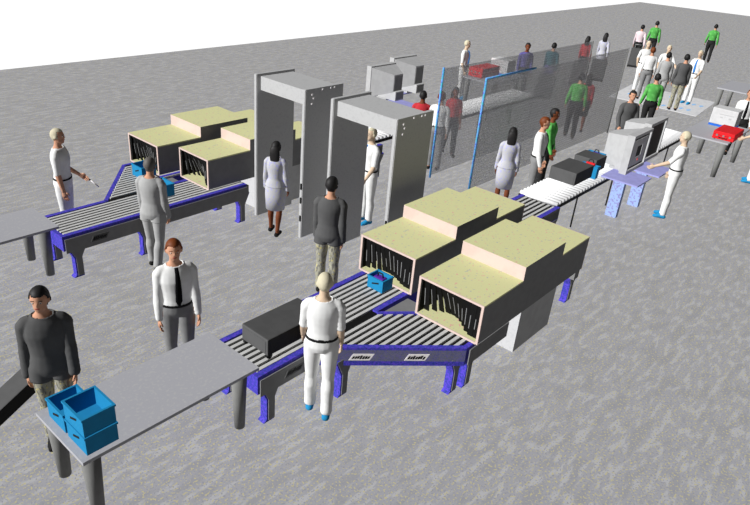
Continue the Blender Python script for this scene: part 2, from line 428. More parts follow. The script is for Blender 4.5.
# ------------------------------------------------------------------ operator desks and monitors
def desk(x, y, label, group=None):
    t = thing('operator_desk', label, 'desk', (x, y, 0), 0, group)
    MB().box(0, .74, 0, .72, .72, .75, M['lilac']).build('desktop', t)
    MB().box(.02, .13, .25, .47, 0, .72, M['lilacleg']).build('pedestal', t)
    return t
desk(12.05, 3.52, 'lilac operator desk nearest the roller conveyor')
desk(12.97, 3.44, 'lilac operator desk beside the white-uniformed operator')
desk(12.25, 9.42, 'lilac operator desk behind the portals, below the two grey monitors')
def monitor(x, y, z, s, label, rot=0, blank=True, W=.9, H=.78):
    """CRT on the desk; the screen looks towards local -y"""
    t = thing('crt_monitor', label, 'monitor', (x, y, z), rot)
    # bezel frame
    b = MB(); w = W / 2
    b.box(-w, -w + .05, -.05, .09, .03, H, M['crt']); b.box(w - .05, w, -.05, .09, .03, H, M['crt'])
    b.box(-w + .05, w - .05, -.05, .09, .03, .10, M['crt']); b.box(-w + .05, w - .05, -.05, .09, H - .06, H, M['crt'])
    b.build('bezel', t)
    sc = MB().box(-w + .05, w - .05, -.02, .08, .10, H - .06, M['screen']).build('screen', t)
    if not blank:
        p = MB()
        for (a, c, d, e) in ((-.38, .38, .14, .30), (-.38, -.12, .30, .52), (.16, .38, .30, .52), (-.38, .38, .52, .66)):
            p.box(a * W, c * W, -.026, -.02, d * H / .78, e * H / .78, M['cabside'])
        p.build('picture', sc)
        MB().box(.03, .07, -.03, -.026, .22, .26, M['redlight']).build('picture_mark', sc)
    # tapered tube housing with a stepped back
    b = MB()
    r0 = [(-w + .02, .09, .06), (w - .02, .09, .06), (w - .02, .09, H - .03), (-w + .02, .09, H - .03)]
    r1 = [(-.17, .58, .24), (.17, .58, .24), (.17, .58, H - .14), (-.17, .58, H - .14)]
    b.poly(r0 + r1, [(0, 1, 2, 3), (7, 6, 5, 4), (0, 4, 5, 1), (1, 5, 6, 2), (2, 6, 7, 3), (3, 7, 4, 0)], M['crt'])
    b.box(-.16, .16, .10, .66, .04, .26, M['crt'])
    b.build('casing', t)
    MB().box(-.2, .2, .0, .4, 0, .045, M['crt']).build('stand', t)
    MB().box(-.15, .15, .581, .588, .27, H - .17, M['dark']).build('rear_shade', t)  # dark sheets painting the shade on the stepped back faces
    MB().box(-.14, .14, .661, .667, .07, .24, M['dark']).build('rear_shade', t)
    return t
monitor(12.85, 3.95, .75, 1, 'grey monitor showing a grey picture, nearer of two on lilac desks', 0, False, .95, .80)
monitor(13.80, 4.0, .75, 1, 'monitor with a black blank screen in front of the operator', 0, True, .95, .86)
monitor(12.75, 10.55, .75, 1, 'nearer of two grey monitors seen from behind, above the right portal', PI, True, .95, .80)
monitor(13.85, 10.75, .75, 1, 'farther of two grey monitors seen from behind, above the right portal', PI, True, .95, .86)
desk(13.45, 10.35, 'lilac operator desk under the farther back-turned monitor, mostly hidden')

# ------------------------------------------------------------------ footprint mat
mt = thing('footprint_mat', 'pale floor mat with blue footprints under the searched passengers', 'mat', (23.5, 6.9, 0))
MB().prism([(-1.3, -1.55), (1.5, -1.35), (1.4, 1.6), (-1.4, 1.3)], 0, .012, M['mat']).build('mat_sheet', mt)
for px, py in ((-.7, -1.0), (.3, -1.1), (-.3, .9), (.7, -.2), (-.9, -.25)):
    b = MB()
    for dy in (-.12, .12):
        b.prism([(px + .17 * cos(a) * (1.0 if cos(a) > 0 else .9), py + dy + .06 * sin(a) * (1.15 if cos(a) > 0 else .8)) for a in [2 * PI * k / 12 for k in range(12)]], .012, .015, M['foot'])
    b.build('footprint', mt)

# ------------------------------------------------------------------ luggage
def suitcase(label, loc, rz=0, tilt=None, L=.78, W=.42, H=.22, handle=.0, group=None, wheels=True):
    """lies with length along +x, wheels at the -x end"""
    t = thing('suitcase', label, 'suitcase', loc, rz, group)
    z0 = .055
    b = MB(); b.box(0, L, -W / 2, W / 2, z0, z0 + H, M['case'], {'-x': M['casef'], '-y': M['cased'], '-z': M['cased']})  # unlit side and underside painted black as shade
    b.build('shell', t, bevel=.012)
    MB().box(-.006, 0, -W / 2 + .03, W / 2 - .03, z0 + .03, z0 + H - .03, M['casef']).build('front_pocket', t, bevel=.004)
    if wheels:
        for y in (-W / 2 + .03, W / 2 - .03):
            for x in (.04,):
                MB().tube([(x, y - .018, .036), (x, y + .018, .036)], .036, M['cased'], 12, (1, 0, 0)).build('wheel', t, True)
        for y in (-W / 2 + .04, W / 2 - .04):
            MB().box(L - .06, L - .03, y - .015, y + .015, 0, z0, M['cased']).build('foot', t)
    if handle:
        for y in (-W * .27, W * .27):
            MB().tube([(L - .02, y, z0 + H * .8), (L + handle, y, z0 + H * .8)], .009, M['metal'], 8, (0, 0, 1)).build('handle_tube', t, True)
        MB().tube([(L + handle, -W * .3, z0 + H * .8), (L + handle, W * .3, z0 + H * .8)], .014, M['metal'], 8, (1, 0, 0)).build('handle_grip', t, True)
    else:
        MB().tube([(L, -.08, z0 + H * .6), (L + .03, -.07, z0 + H * .6), (L + .03, .07, z0 + H * .6), (L, .08, z0 + H * .6)], .012, M['cased'], 8, (0, 0, 1)).build('carry_handle', t, True)
    if tilt is not None: t.rotation_euler = (0, -tilt, rz)
    return t
suitcase('dark grey suitcase lying on the foreground conveyor beside the white guard', (3.63, 4.40, .674), 0, None, .80, .42, .20)
suitcase('black pull-along case held by the man in the dark suit, cut by the left edge', (1.40, 5.80, .02), 0, rad(29), .75, .26, .15, .20)
suitcase('dark case on the white rollers, the nearer of two', (10.95, 4.55, .72), 0, None, .75, .52, .24, 0, None, False)
suitcase('dark case on the white rollers, the farther one touching the monitor', (11.94, 4.58, .72), 0, None, .48, .46, .26, 0, None, False)
CS = [('charcoal pull-along case of the dark-haired person seen through the screen', (19.45, 9.32, .02), 16),
      ('charcoal pull-along case of the woman in the red top', (22.28, 9.5, .02), 18),
      ('charcoal pull-along case of the woman in pale grey at the back', (23.85, 9.5, .02), 18),
      ('charcoal pull-along case of the person in the white top at far back', (28.10, 9.72, .02), 18)]
for lab, loc, rz in CS:
    suitcase(lab, loc, rad(rz), rad(60), .74, .52, .24, .16)

def red_case(label, loc, size, top, side, rz=0):
    t = thing('red_suitcase', label, 'suitcase', loc, rz)
    L, W, H = size
    MB().box(0, L, -W / 2, W / 2, .02, H * .55, M['red'], {'-y': side, '+y': side}).build('lower_shell', t, bevel=.01)
    MB().box(0, L, -W / 2, W / 2, H * .57, H, M['red'], {'-y': side, '+y': side}).build('lid', t, bevel=.01)
    MB().box(.01, L - .01, -W / 2 + .01, W / 2 - .01, H * .54, H * .58, M['cased']).build('seam', t)
    for y in (-W * .3, 0, W * .3):
        MB().box(-.012, 0, y - .02, y + .02, H * .46, H * .66, M['metal']).build('latch', t)
    MB().tube([(-.0, -.09, H * .35), (-.04, -.08, H * .35), (-.04, .08, H * .35), (0, .09, H * .35)], .011, M['cased'], 8, (0, 0, 1)).build('carry_handle', t, True)
    for x, y in ((.05, -W / 2 + .05), (L - .05, -W / 2 + .05), (.05, W / 2 - .05), (L - .05, W / 2 - .05)):
        MB().box(x - .015, x + .015, y - .015, y + .015, 0, .02, M['cased']).build('foot', t)
    return t
red_case('bright red flat case on the right search table', (16.50, 3.27, .86), (.80, .47, .20), M['red'], M['red'], 0)
red_case('red suitcase with dark side on the table behind the mesh screens', (16.55, 10.15, .86), (.95, .46, .28), M['red'], mat('suitcase_red_shade', (70, 22, 30), .3))  # red sides darkened in colour to paint their shade
def device(label, loc):
    t = thing('trace_detector', label, 'device', loc)
    MB().box(0, .45, -.30, .30, .05, .44, M['device'], {'-y': M['cabside']}).build('housing', t, bevel=.015)  # unlit side of the white housing painted shaded grey
    MB().box(-.004, .45, -.30, .30, 0, .05, M['bluetrim']).build('base_trim', t)
    MB().box(-.008, 0, -.22, .12, .30, .32, M['cabside']).build('slot', t)
    MB().box(-.008, 0, -.18, -.12, .22, .25, M['cabside']).build('button', t)
    MB().box(-.008, 0, .02, .08, .22, .25, M['cabside']).build('button', t)
device('white box device with blue base on the right search table behind the red case', (17.80, 3.66, .86))
device('white box device with blue base beside the red suitcase behind the screens', (17.60, 10.02, .86))

# ------------------------------------------------------------------ bins
def bin_(label, loc, rz=0, L=.28, W=.32, H=.19, group=None):
    t = thing('tray_bin', label, 'bin', loc, rz, group)
    b = MB(); th = .012; T = M['teal']
    b.box(-L / 2, L / 2, -W / 2, W / 2, 0, th, T)
    b.box(-L / 2, -L / 2 + th, -W / 2, W / 2, th, H, T); b.box(L / 2 - th, L / 2, -W / 2, W / 2, th, H, T)
    b.box(-L / 2 + th, L / 2 - th, -W / 2, -W / 2 + th, th, H, T); b.box(-L / 2 + th, L / 2 - th, W / 2 - th, W / 2, th, H, T)
    b.build('tray', t)
    r = MB(); e = .008
    r.box(-L / 2 - e, L / 2 + e, -W / 2 - e, -W / 2, H - .02, H, T); r.box(-L / 2 - e, L / 2 + e, W / 2, W / 2 + e, H - .02, H, T)
    r.box(-L / 2 - e, -L / 2, -W / 2, W / 2, H - .02, H, T); r.box(L / 2, L / 2 + e, -W / 2, W / 2, H - .02, H, T); r.build('rim', t)
    MB().extr([(-.06, H * .62), (.05, H * .40), (.05, H * .52), (-.06, H * .74)], 'x', -L / 2 - .004, -L / 2 - .001, M['cased']).build('hand_slot', t)
    return t
bin_('lower teal bin of the stack of two at the near table corner', (1.805, 4.31, .74), 0, group='teal bins')
bin_('upper teal bin of the stack of two, open and empty', (1.805, 4.31, .932), 0, group='teal bins')
bin_('single teal bin behind the stack of two on the foreground table', (1.80, 4.66, .74), 0, .27, .30, .2, 'teal bins')
bin_('teal bin entering the near scanner curtain', (5.66, 4.40, .673), rad(0), .20, .25, .17)
bin_('teal bin in the far left scanner mouth behind the grey-suited man', (5.42, 9.40, .673), 0, .26, .30, .2)
bin_('teal bin with a red item beside the grey-suited man on the left conveyor', (5.19, 8.57, .673), 0, .30, .32, .2)
bin_('teal bin on the white rollers between the two dark cases', (11.845, 4.42, .72), 0, .12, .34, .24)
bin_('teal bin on the white rollers past the farther dark case', (12.54, 4.62, .72), 0, .13, .34, .28)
def bag(label, loc, col, s):
    t = thing('bag', label, 'bag', loc)
    b = MB(); x, y, z = s
    b.poly([(-x, -y, 0), (x, -y, 0), (x, y, 0), (-x, y, 0), (-x * .7, -y * .9, z), (x * .7, -y * .9, z), (x * .7, y * .9, z), (-x * .7, y * .9, z)],
           [(3, 2, 1, 0), (4, 5, 6, 7), (0, 1, 5, 4), (1, 2, 6, 5), (2, 3, 7, 6), (3, 0, 4, 7)], col); b.build('body', t, bevel=.02)
    MB().tube([(0, -y * .5, z * .98), (0, -y * .35, z + .05), (0, y * .35, z + .05), (0, y * .5, z * .98)], .01, M['cased'], 8, (1, 0, 0)).build('handle', t, True)
bag('purple bag sitting in the teal bin at the near scanner', (5.66, 4.40, .686), mat('bag_purple', (90, 40, 150), .9), (.075, .09, .14))
bag('red bag in the teal bin on the left conveyor', (5.15, 8.55, .686), mat('bag_red', (200, 50, 60), .9), (.08, .10, .26))
bag('red bag in the teal bin between the two dark cases', (11.845, 4.42, .733), M['red'], (.04, .10, .27))
bag('purple bag in the teal bin past the farther dark case', (12.54, 4.62, .733), MATS['bag_purple'], (.045, .09, .27))

# ------------------------------------------------------------------ people
DG = None
def hexm(name, c, k=.92, speck=None): return mat('cloth_' + name, c, k, .9, .05, speck)
W_ = hexm('white', (242, 242, 240), 1.0); G_ = hexm('green', (86, 166, 80), .95, [((104, 188, 96), (9, 9, 9), .55, .05)])
DS = hexm('dark_suit', (92, 92, 92), 1.0); GS = hexm('grey_suit', (176, 176, 175), 1.0); DK = hexm('black', (44, 44, 44), .9)
PL = hexm('plaid', (168, 166, 150), 1.0, [((120, 118, 110), (40, 40, 12), .55, .03), ((196, 186, 130), (33, 33, 33), .62, .02)])
GT = hexm('grey_trouser', (140, 140, 140), 1.0); RD = hexm('red', (190, 56, 62), .95); BLK = hexm('ink', (16, 16, 18), .9)
PU = hexm('purple', (96, 90, 150), .95); PG = hexm('pale_grey', (196, 196, 200), 1.0, [((180, 180, 226), (22, 22, 22), .6, .03)])
PK = hexm('pale_pink', (235, 215, 220), 1.0); TL = hexm('blue_tie', (50, 130, 210), 1.0); SB = hexm('shoe_blue', (40, 140, 190), .95)
HB = mat('hair_black', (34, 32, 32), .9, .6, .2); HR = mat('hair_auburn', (112, 56, 22), .9, .6, .2); HP = mat('hair_pale', (214, 206, 178), 1.0, .7, .1)
HG = mat('hair_grey', (96, 92, 88), .9, .6, .2)

def shell(src, n, mask, offs, ma, name, parent):
    """garment: the body's faces inside mask, pushed out along the normals, with a turned-in hem"""
    co, no, faces = src
    fs = [f for f in faces if all(mask[i] for i in f)]
    if not fs: return None
    used = sorted({i for f in fs for i in f}); mp = {v: k for k, v in enumerate(used)}
    bm = bmesh.new()
    vs = [bm.verts.new(co[i] + no[i] * offs[i]) for i in used]
    for f in fs: bm.faces.new([vs[mp[i]] for i in f])
    bm.verts.index_update(); bm.edges.index_update()
    be = [e for e in bm.edges if e.is_boundary]
    ex = bmesh.ops.extrude_edge_only(bm, edges=be)
    nv = [v for v in ex['geom'] if isinstance(v, bmesh.types.BMVert)]
    # turn the hem in: nearest body point of the same index
    base = {}
    for k, i in enumerate(used): base[tuple(round(c, 5) for c in vs[k].co)] = i
    for v in nv:
        i = base.get(tuple(round(c, 5) for c in v.co))
        if i is not None: v.co = Vector(co[i] + no[i] * offs[i] * .1)
    me = bpy.data.meshes.new(name); bm.to_mesh(me); bm.free()
    for p in me.polygons: p.use_smooth = True
    me.materials.append(ma)
    o = bpy.data.objects.new(name, me); COL.objects.link(o); o.parent = parent
    return o

def person(label, x, y, h, yaw, top=W_, sleeve='long', low=GT, hair=HB, hairstyle='short', skin='skin', jacket=False, skirt=None,
           tie=None, belt=True, shoes=None, arms=((7, 4, 10), (7, 4, 10)), stride=(0, 0), lean=0, turn=0, face=True, female=False,
           shirt=None, group=None, nearp=False, zb=0):
    """local frame: faces +Y, right side +X.  arms = (left, right): abduct, forward swing, elbow bend in degrees"""
    t = thing('person', label, 'person', (x, y, 0), rad(yaw) - PI / 2, group)
    k = h / 1.75
    fem = .9 if female else 1.0
    bones = {}
    b = MB()
    ln = rad(lean)
    def L(p):      # torso lean about the hips
        x_, y_, z_ = p
        dz = z_ - .93
        return (x_, y_ + dz * sin(ln), .93 + dz * cos(ln))
    sh = .168 * (fem if female else 1)
    waist = .118 if female else .14
    rings = [(.86, .13, .10, 0), (.92, .165, .118, -.005), (.99, .158, .112, 0), (1.08, waist, .10, .004), (1.18, waist + .008, .105, .004), (1.30, .162 * fem + .006, .12, .006),
             (1.36, .168 * fem, .112, 0), (1.405, .158 * fem, .096, -.004), (1.44, .122 * fem, .078, -.006), (1.475, .075, .062, -.006), (1.50, .054, .054, -.004)]
    b.tube([L((0, r[3], r[0])) for r in rings], [(r[1], r[2]) for r in rings], None, 18, (1, 0, 0))
    b.tube([L((0, -.006, 1.46)), L((0, .0, 1.52)), L((0, .004, 1.58))], [.056, .052, .05], None, 12, (1, 0, 0))
    hc = Vector(L((0, .012, 1.638)))
    T = Matrix.Rotation(rad(turn), 3, 'Z')
    def hd(p): return tuple(hc + T @ Vector(p))
    hb = MB()
    def hball(c, r, n=16, m=12):
        o0 = len(hb.v); hb.ball(c, r, None, n, m)
        for i in range(o0, len(hb.v)): hb.v[i] = hd(hb.v[i])
    hball((0, -.004, .018), (.074, .094, .096)); hball((0, .022, -.052), (.056, .066, .062)); hball((0, .086, -.014), (.014, .022, .020), 8, 6)
    hball((0, .062, -.088), (.026, .022, .020), 8, 6)
    for s in (-1, 1): hball((s * .076, -.006, -.012), (.012, .02, .03), 8, 6)
    o0 = len(b.v); b.v += hb.v; b.f += [tuple(o0 + i for i in f) for f in hb.f]; b.mi += hb.mi
    bones['head'] = (hc + Vector((0, 0, .04)), hc + Vector((0, 0, -.05)), .1, .085)
    bones['neck'] = (Vector(L((0, 0, 1.50))), Vector(L((0, 0, 1.54))), .06, .06)
    bones['chest'] = (Vector(L((0, 0, 1.12))), Vector(L((0, 0, 1.36))), .135, .155)
    bones['pelvis'] = (Vector(L((0, 0, .93))), Vector(L((0, 0, 1.02))), .155, .145)
    wrists = []
    for si, s in enumerate((-1, 1)):
        ab, fl_, el = [rad(a) for a in arms[si]]
        S0 = Vector(L((s * sh, -.004, 1.392)))
        def dr(f, a): return Vector((s * sin(a), sin(f) * cos(a), -cos(f) * cos(a)))
        d1 = dr(fl_, ab); d2 = dr(fl_ + el, ab * .55)
        E = S0 + d1 * .285; Wp = E + d2 * .25
        b.tube([tuple(S0 + Vector((-s * .07, 0, .03))), tuple(S0 + Vector((-s * .02, 0, .012))), tuple(S0 + Vector((s * .005, 0, -.02))), tuple(S0 + d1 * .12), tuple(E)], [.04, .046, .05, .045, .038], None, 12, (0, 1, 0))
        b.tube([tuple(E - d1 * .02), tuple(E + d2 * .02), tuple(E + d2 * .09), tuple(Wp), tuple(Wp + d2 * .02)], [.040, .042, .040, .028, .027], None, 12, (0, 1, 0))
        bones['ua%d' % si] = (S0 + d1 * .03, E, .058, .043); bones['fa%d' % si] = (E, Wp + d2 * .02, .043, .03)
        th = Vector((0, 1, 0)) if abs(d2.y) < .8 else Vector((0, 0, 1))
        th = (th - d2 * th.dot(d2)).normalized(); inn = Vector((-s, 0, 0)); inn = (inn - d2 * inn.dot(d2) - th * inn.dot(th)).normalized()
        wrists.append((Wp, d2, th, inn))
    for si, s in enumerate((-1, 1)):
        st = stride[si]
        fl_ = rad(st); kn = rad(abs(st) * .5 + (12 if st < 0 else 0))
        Hp = Vector((s * .088, 0, .915)); d1 = Vector((s * .012, sin(fl_), -cos(fl_))).normalized(); Kn = Hp + d1 * .43
        d2 = Vector((s * .01, sin(fl_ - kn), -cos(fl_ - kn))).normalized(); An = Kn + d2 * .40
        sc_ = 1.0
        b.tube([tuple(Hp + Vector((-s * .01, 0, .03))), tuple(Hp), tuple(Hp + d1 * .14), tuple(Hp + d1 * .30), tuple(Kn)], [.085, .09, .084, .068, .056], None, 14, (1, 0, 0))
        cb = Vector((0, -.012, 0))
        b.tube([tuple(Kn - d1 * .03), tuple(Kn + d2 * .03), tuple(Kn + d2 * .13 + cb), tuple(Kn + d2 * .28), tuple(An)], [.054, .054, .057, .042, .036], None, 12, (1, 0, 0))
        fz = An.z - .085
        bones['th%d' % si] = (Hp - Vector((0, 0, .06)), Kn, .095, .06); bones['sk%d' % si] = (Kn, An, .058, .042)
        f0 = An + Vector((0, -.045, -.055)); f1 = An + Vector((s * .012, .165, -.062))
        b.tube([tuple(f0 + Vector((0, -.02, .01))), tuple(f0), tuple(An + Vector((0, .03, -.04))), tuple(An + Vector((s * .006, .10, -.055))), tuple(f1 + Vector((0, 0, -.001)))],
               [(.02, .02), (.036, .030), (.040, .045), (.043, .030), (.026, .018)], None, 12, (1, 0, 0))
        bones['ft%d' % si] = (f0 + Vector((0, 0, .005)), f1, .05, .045)
    vox = .013 if nearp else .017
    me = b.mesh('raw')
    tmp = bpy.data.objects.new('raw', me); COL.objects.link(tmp)
    r = tmp.modifiers.new('r', 'REMESH'); r.mode = 'VOXEL'; r.voxel_size = vox
    sm = tmp.modifiers.new('s', 'SMOOTH'); sm.factor = .5; sm.iterations = 3
    dg = bpy.context.evaluated_depsgraph_get(); ev = tmp.evaluated_get(dg)
    me2 = bpy.data.meshes.new_from_object(ev)
    COL.objects.unlink(tmp); bpy.data.objects.remove(tmp)
    nv = len(me2.vertices)
    co = np.empty(nv * 3); me2.vertices.foreach_get('co', co); co = co.reshape(-1, 3)
    lowz = co[:, 2].min() - .0095; co[:, 2] -= lowz
    no = np.empty(nv * 3); me2.vertices.foreach_get('normal', no) if False else None
    nn = np.array([v.normal[:] for v in me2.vertices]).reshape(-1, 3)
    faces = [tuple(p.vertices) for p in me2.polygons]
    names = list(bones); D = np.empty((len(names), nv)); 
    for i, nm in enumerate(names):
        a, c, ra, rb = bones[nm]; a = np.array(a) - [0, 0, lowz]; c = np.array(c) - [0, 0, lowz]; ab = c - a
        tt = np.clip(((co - a) @ ab) / max(ab @ ab, 1e-9), 0, 1); q = a + tt[:, None] * ab
        D[i] = np.linalg.norm(co - q, axis=1) / (ra + (rb - ra) * tt)
    reg = np.array(names)[D.argmin(0)]
    isr = lambda *ns: np.isin(reg, ns)
    arm_u = isr('ua0', 'ua1'); arm_f = isr('fa0', 'fa1'); torso = isr('chest', 'pelvis', 'neck') & (co[:, 2] < 1.478); legs = isr('th0', 'th1', 'sk0', 'sk1'); feet = isr('ft0', 'ft1')
    src = ([Vector(c) for c in co], [Vector(c) for c in nn], faces)
    # body object = remeshed body + fingered hands
    bm = bmesh.new(); bm.from_mesh(me2)
    for v, c in zip(bm.verts, co): v.co = c
    hb = MB()
    for si, (Wp, d2, th, inn) in enumerate(wrists):
        Wp = Wp - Vector((0, 0, lowz))
        hb.tube([tuple(Wp - d2 * .02), tuple(Wp + d2 * .02), tuple(Wp + d2 * .06), tuple(Wp + d2 * .10)], [(.024, .020), (.032, .017), (.041, .016), (.038, .013)], None, 10, tuple(th))
        for fi, (off, ln_) in enumerate(((.028, .068), (.010, .078), (-.009, .072), (-.027, .056))):
            p0 = Wp + d2 * .088 + th * off; c1 = p0 + d2 * ln_ * .5 + inn * .008; c2 = c1 + (d2 * .8 + inn * .6).normalized() * ln_ * .32; c3 = c2 + (d2 * .5 + inn * .86).normalized() * ln_ * .26
            hb.tube([tuple(p0), tuple(c1), tuple(c2), tuple(c3)], [.0095, .009, .008, .006], None, 6, tuple(th))
        p0 = Wp + d2 * .03 + th * .026; p1 = p0 + (d2 * .6 + th * .7 + inn * .3).normalized() * .035; p2 = p1 + (d2 * .9 + inn * .4).normalized() * .032
        hb.tube([tuple(p0), tuple(p1), tuple(p2)], [.013, .011, .008], None, 6, tuple(inn))
    hm = hb.mesh('h'); bm.from_mesh(hm)
    bmesh.ops.recalc_face_normals(bm, faces=bm.faces)
    bme = bpy.data.meshes.new('body'); bm.to_mesh(bme); bm.free()
    for p in bme.polygons: p.use_smooth = True
    sk = M[skin]; bme.materials.append(sk)
    bo = bpy.data.objects.new('body', bme); COL.objects.link(bo); bo.parent = t
    z = co[:, 2]
    ones = np.ones(nv)
    # shoes
    shm = shoes or M['wear']
    for si in (0, 1):
        shell(src, nv, isr('ft%d' % si), ones * .009, shm, 'shoe', t)
    # legs
    if skirt:
        zh = skirt
        rg = [(1.03, waist + .012, .112), (.98, .168, .128), (.90, .186, .14), (.78, .19, .142), (zh, .172 if zh > .4 else .2, .145 if zh > .4 else .18)]
        MB().tube([L((0, 0, r_[0])) if r_[0] > .93 else (0, 0, r_[0]) for r_ in rg], [(r_[1], r_[2]) for r_ in rg], low, 22, (1, 0, 0)).build('skirt', t, True)
    else:
        of = np.where(isr('sk0', 'sk1'), .012 + .018 * np.clip((.5 - z) / .4, 0, 1), .013)
        shell(src, nv, (legs | (isr('pelvis') & (z < 1.035))) & (z > .055), of, low, 'trousers', t)
    # upper body
    if jacket:
        hem = .93 if skirt else .80
        of = .017 + .018 * np.clip((1.0 - z) / .2, 0, 1)
        up_ = (torso | arm_u | arm_f | (isr('th0', 'th1'))) & (z > hem) | arm_u | arm_f
        if sleeve == 'short': up_ = up_ & ~arm_f
        shell(src, nv, up_, of * (1.0 if not female else .75), top, 'jacket', t)
        cm = isr('neck') & (z > 1.455) & (z < 1.505)
        shell(src, nv, cm, ones * .012, shirt or W_, 'collar', t)
    else:
        up_ = (torso & (z > .995)) | arm_u
        if sleeve == 'long': up_ = up_ | arm_f
        shell(src, nv, up_, ones * .012, top, 'shirt', t)
        if belt and not skirt: shell(src, nv, isr('chest', 'pelvis') & (z > 1.0) & (z < 1.035), ones * .018, M['wear'], 'belt', t)
        cm = isr('neck') & (z > 1.455) & (z < 1.50)
        shell(src, nv, cm, ones * .009, top, 'collar', t)
    if tie:
        q = MB(); f0 = .122
        pts = [((0, .075, 1.465), (.02, .012)), ((0, .112, 1.42), (.022, .012)), ((0, .139, 1.32), (.028, .010)), ((0, .134, 1.20), (.034, .010)), ((0, .122, 1.08), (.036, .010)), ((0, .124, 1.03), (.012, .008))]
        q.tube([L(p) for p, r_ in pts], [r_ for p, r_ in pts], tie, 8, (1, 0, 0)); q.build('tie', t, True)
    # hair
    rel = (co - (np.array(hc) - [0, 0, lowz])) @ np.array(T)     # into head frame
    isH = isr('head', 'neck')
    fy, fz = rel[:, 1], rel[:, 2]
    if hairstyle == 'bald': hm_ = isH & (fz > -.03) & (fy < .0) & (fz < .06)
    else: hm_ = isH & (fz > -.075) & ~((fy > .03) & (fz < .058)) & ~((fz < .012) & (fy > -.012))
    hof = np.where(fz > .0, .013, .009) if hairstyle != 'bald' else ones * .004
    if hairstyle == 'bald': hm_ = isH & (fz > -.06) & ~((fy > .03) & (fz < .07)) & ~((fz < -.02) & (fy > -.02)); hof = ones * .006
    ho = shell(src, nv, hm_, hof, hair, 'hair', t)
    if hairstyle == 'long' and ho is not None:
        q = MB(); q.tube([hd((0, -.05, .07)), hd((0, -.085, .0)), hd((0, -.088, -.09)), hd((0, -.082, -.17)), hd((0, -.085, -.33)), hd((0, -.085, -.42))],
                         [(.05, .035), (.085, .04), (.092, .04), (.088, .036), (.068, .028), (.03, .015)], hair, 14, tuple(T @ Vector((1, 0, 0))))
        for i in range(len(q.v)): q.v[i] = (q.v[i][0], q.v[i][1], q.v[i][2] - lowz)
        q.build('hair_length', ho, True)
    if face:
        for s in (-1, 1):
            q = MB(); c = hd((s * .029, .0765, .004)); q.ball((c[0], c[1], c[2] - lowz), (.010, .008, .006), M['eye'], 8, 6); e = q.build('eye', t, True)
            q = MB(); c = hd((s * .029, .0835, .004)); q.ball((c[0], c[1], c[2] - lowz), (.006, .004, .006), M['iris'], 8, 6); q.build('iris', e, True)
            q = MB(); q.tube([tuple(Vector(hd((s * .016, .086, .024))) - Vector((0, 0, lowz))), tuple(Vector(hd((s * .048, .077, .024))) - Vector((0, 0, lowz)))], (.004, .004), hair if hairstyle != 'bald' else HG, 6, (0, 0, 1)); q.build('eyebrow', t, True)
        q = MB(); c = hd((0, .082, -.052)); q.ball((c[0], c[1], c[2] - lowz), (.024, .008, .008), M['lip'], 8, 6); q.build('mouth', t, True)
    t.scale = (k, k, k); t.location.z = zb
    # hand positions in the world
    R = Matrix.Rotation(rad(yaw) - PI / 2, 3, 'Z')
    out = []
    for Wp, d2, th, inn in wrists:
        out.append(R @ ((Wp + d2 * .10 - Vector((0, 0, lowz))) * k) + Vector((x, y, 0)))
    bpy.data.meshes.remove(me2)
    return out

A0 = (7, 4, 10)
# foreground
person('man in dark suit jacket and plaid trousers pulling a black case at the left edge', 1.92, 5.25, 1.75, 244, DS, low=PL, jacket=True, nearp=True, turn=-14, arms=((3, 6, 8), (5, -4, 8)))
person('man with auburn hair, white shirt, dark tie and grey trousers behind the foreground table', 3.31, 5.30, 1.75, 248, W_, low=GT, hair=HR, tie=BLK, nearp=True, turn=-8, arms=((5, 4, 8), (5, 2, 8)))
person('guard in white uniform seen from behind, standing at the foreground conveyor', 4.035, 3.82, 1.72, 40, W_, 'short', W_, HP, 'bald', 'skin3', shoes=SB, nearp=True, turn=8, face=True, arms=((6, 8, 22), (5, 4, 12)), stride=(3, -3))
person('man in dark jacket and plaid trousers seen from behind, nearest the right portal', 5.87, 5.53, 1.75, 30, DS, low=PL, jacket=True, nearp=True, arms=((3, 4, 8), (3, -4, 8)), turn=-10)
person('man in light grey suit seen from behind at the left conveyor', 4.50, 7.66, 1.68, 28, GS, low=GS, jacket=True, nearp=True, hair=HG, turn=12, stride=(4, -4), arms=((3, 4, 8), (3, 4, 8)))
far_hands = person('guard in white shirt at far left beyond the conveyor, holding a thin wand', 4.02, 9.28, 1.75, 318, W_, 'short', W_, HP, 'bald', 'skin', nearp=True, arms=((7, -6, 62), (7, 2, 10)))
person('woman in pale grey skirt suit and black heels inside the left portal', 6.57, 7.43, 1.58, 30, PG, low=PG, hairstyle='long', skin='skin2', jacket=True, skirt=.5, female=True, nearp=True, stride=(5, -5))
person('guard in white uniform with blue tie waiting beyond the right portal', 8.08, 6.75, 1.72, 165, W_, 'short', W_, HP, 'bald', 'skin3', tie=TL, shoes=SB, nearp=True, arms=((7, 12, 30), A0))
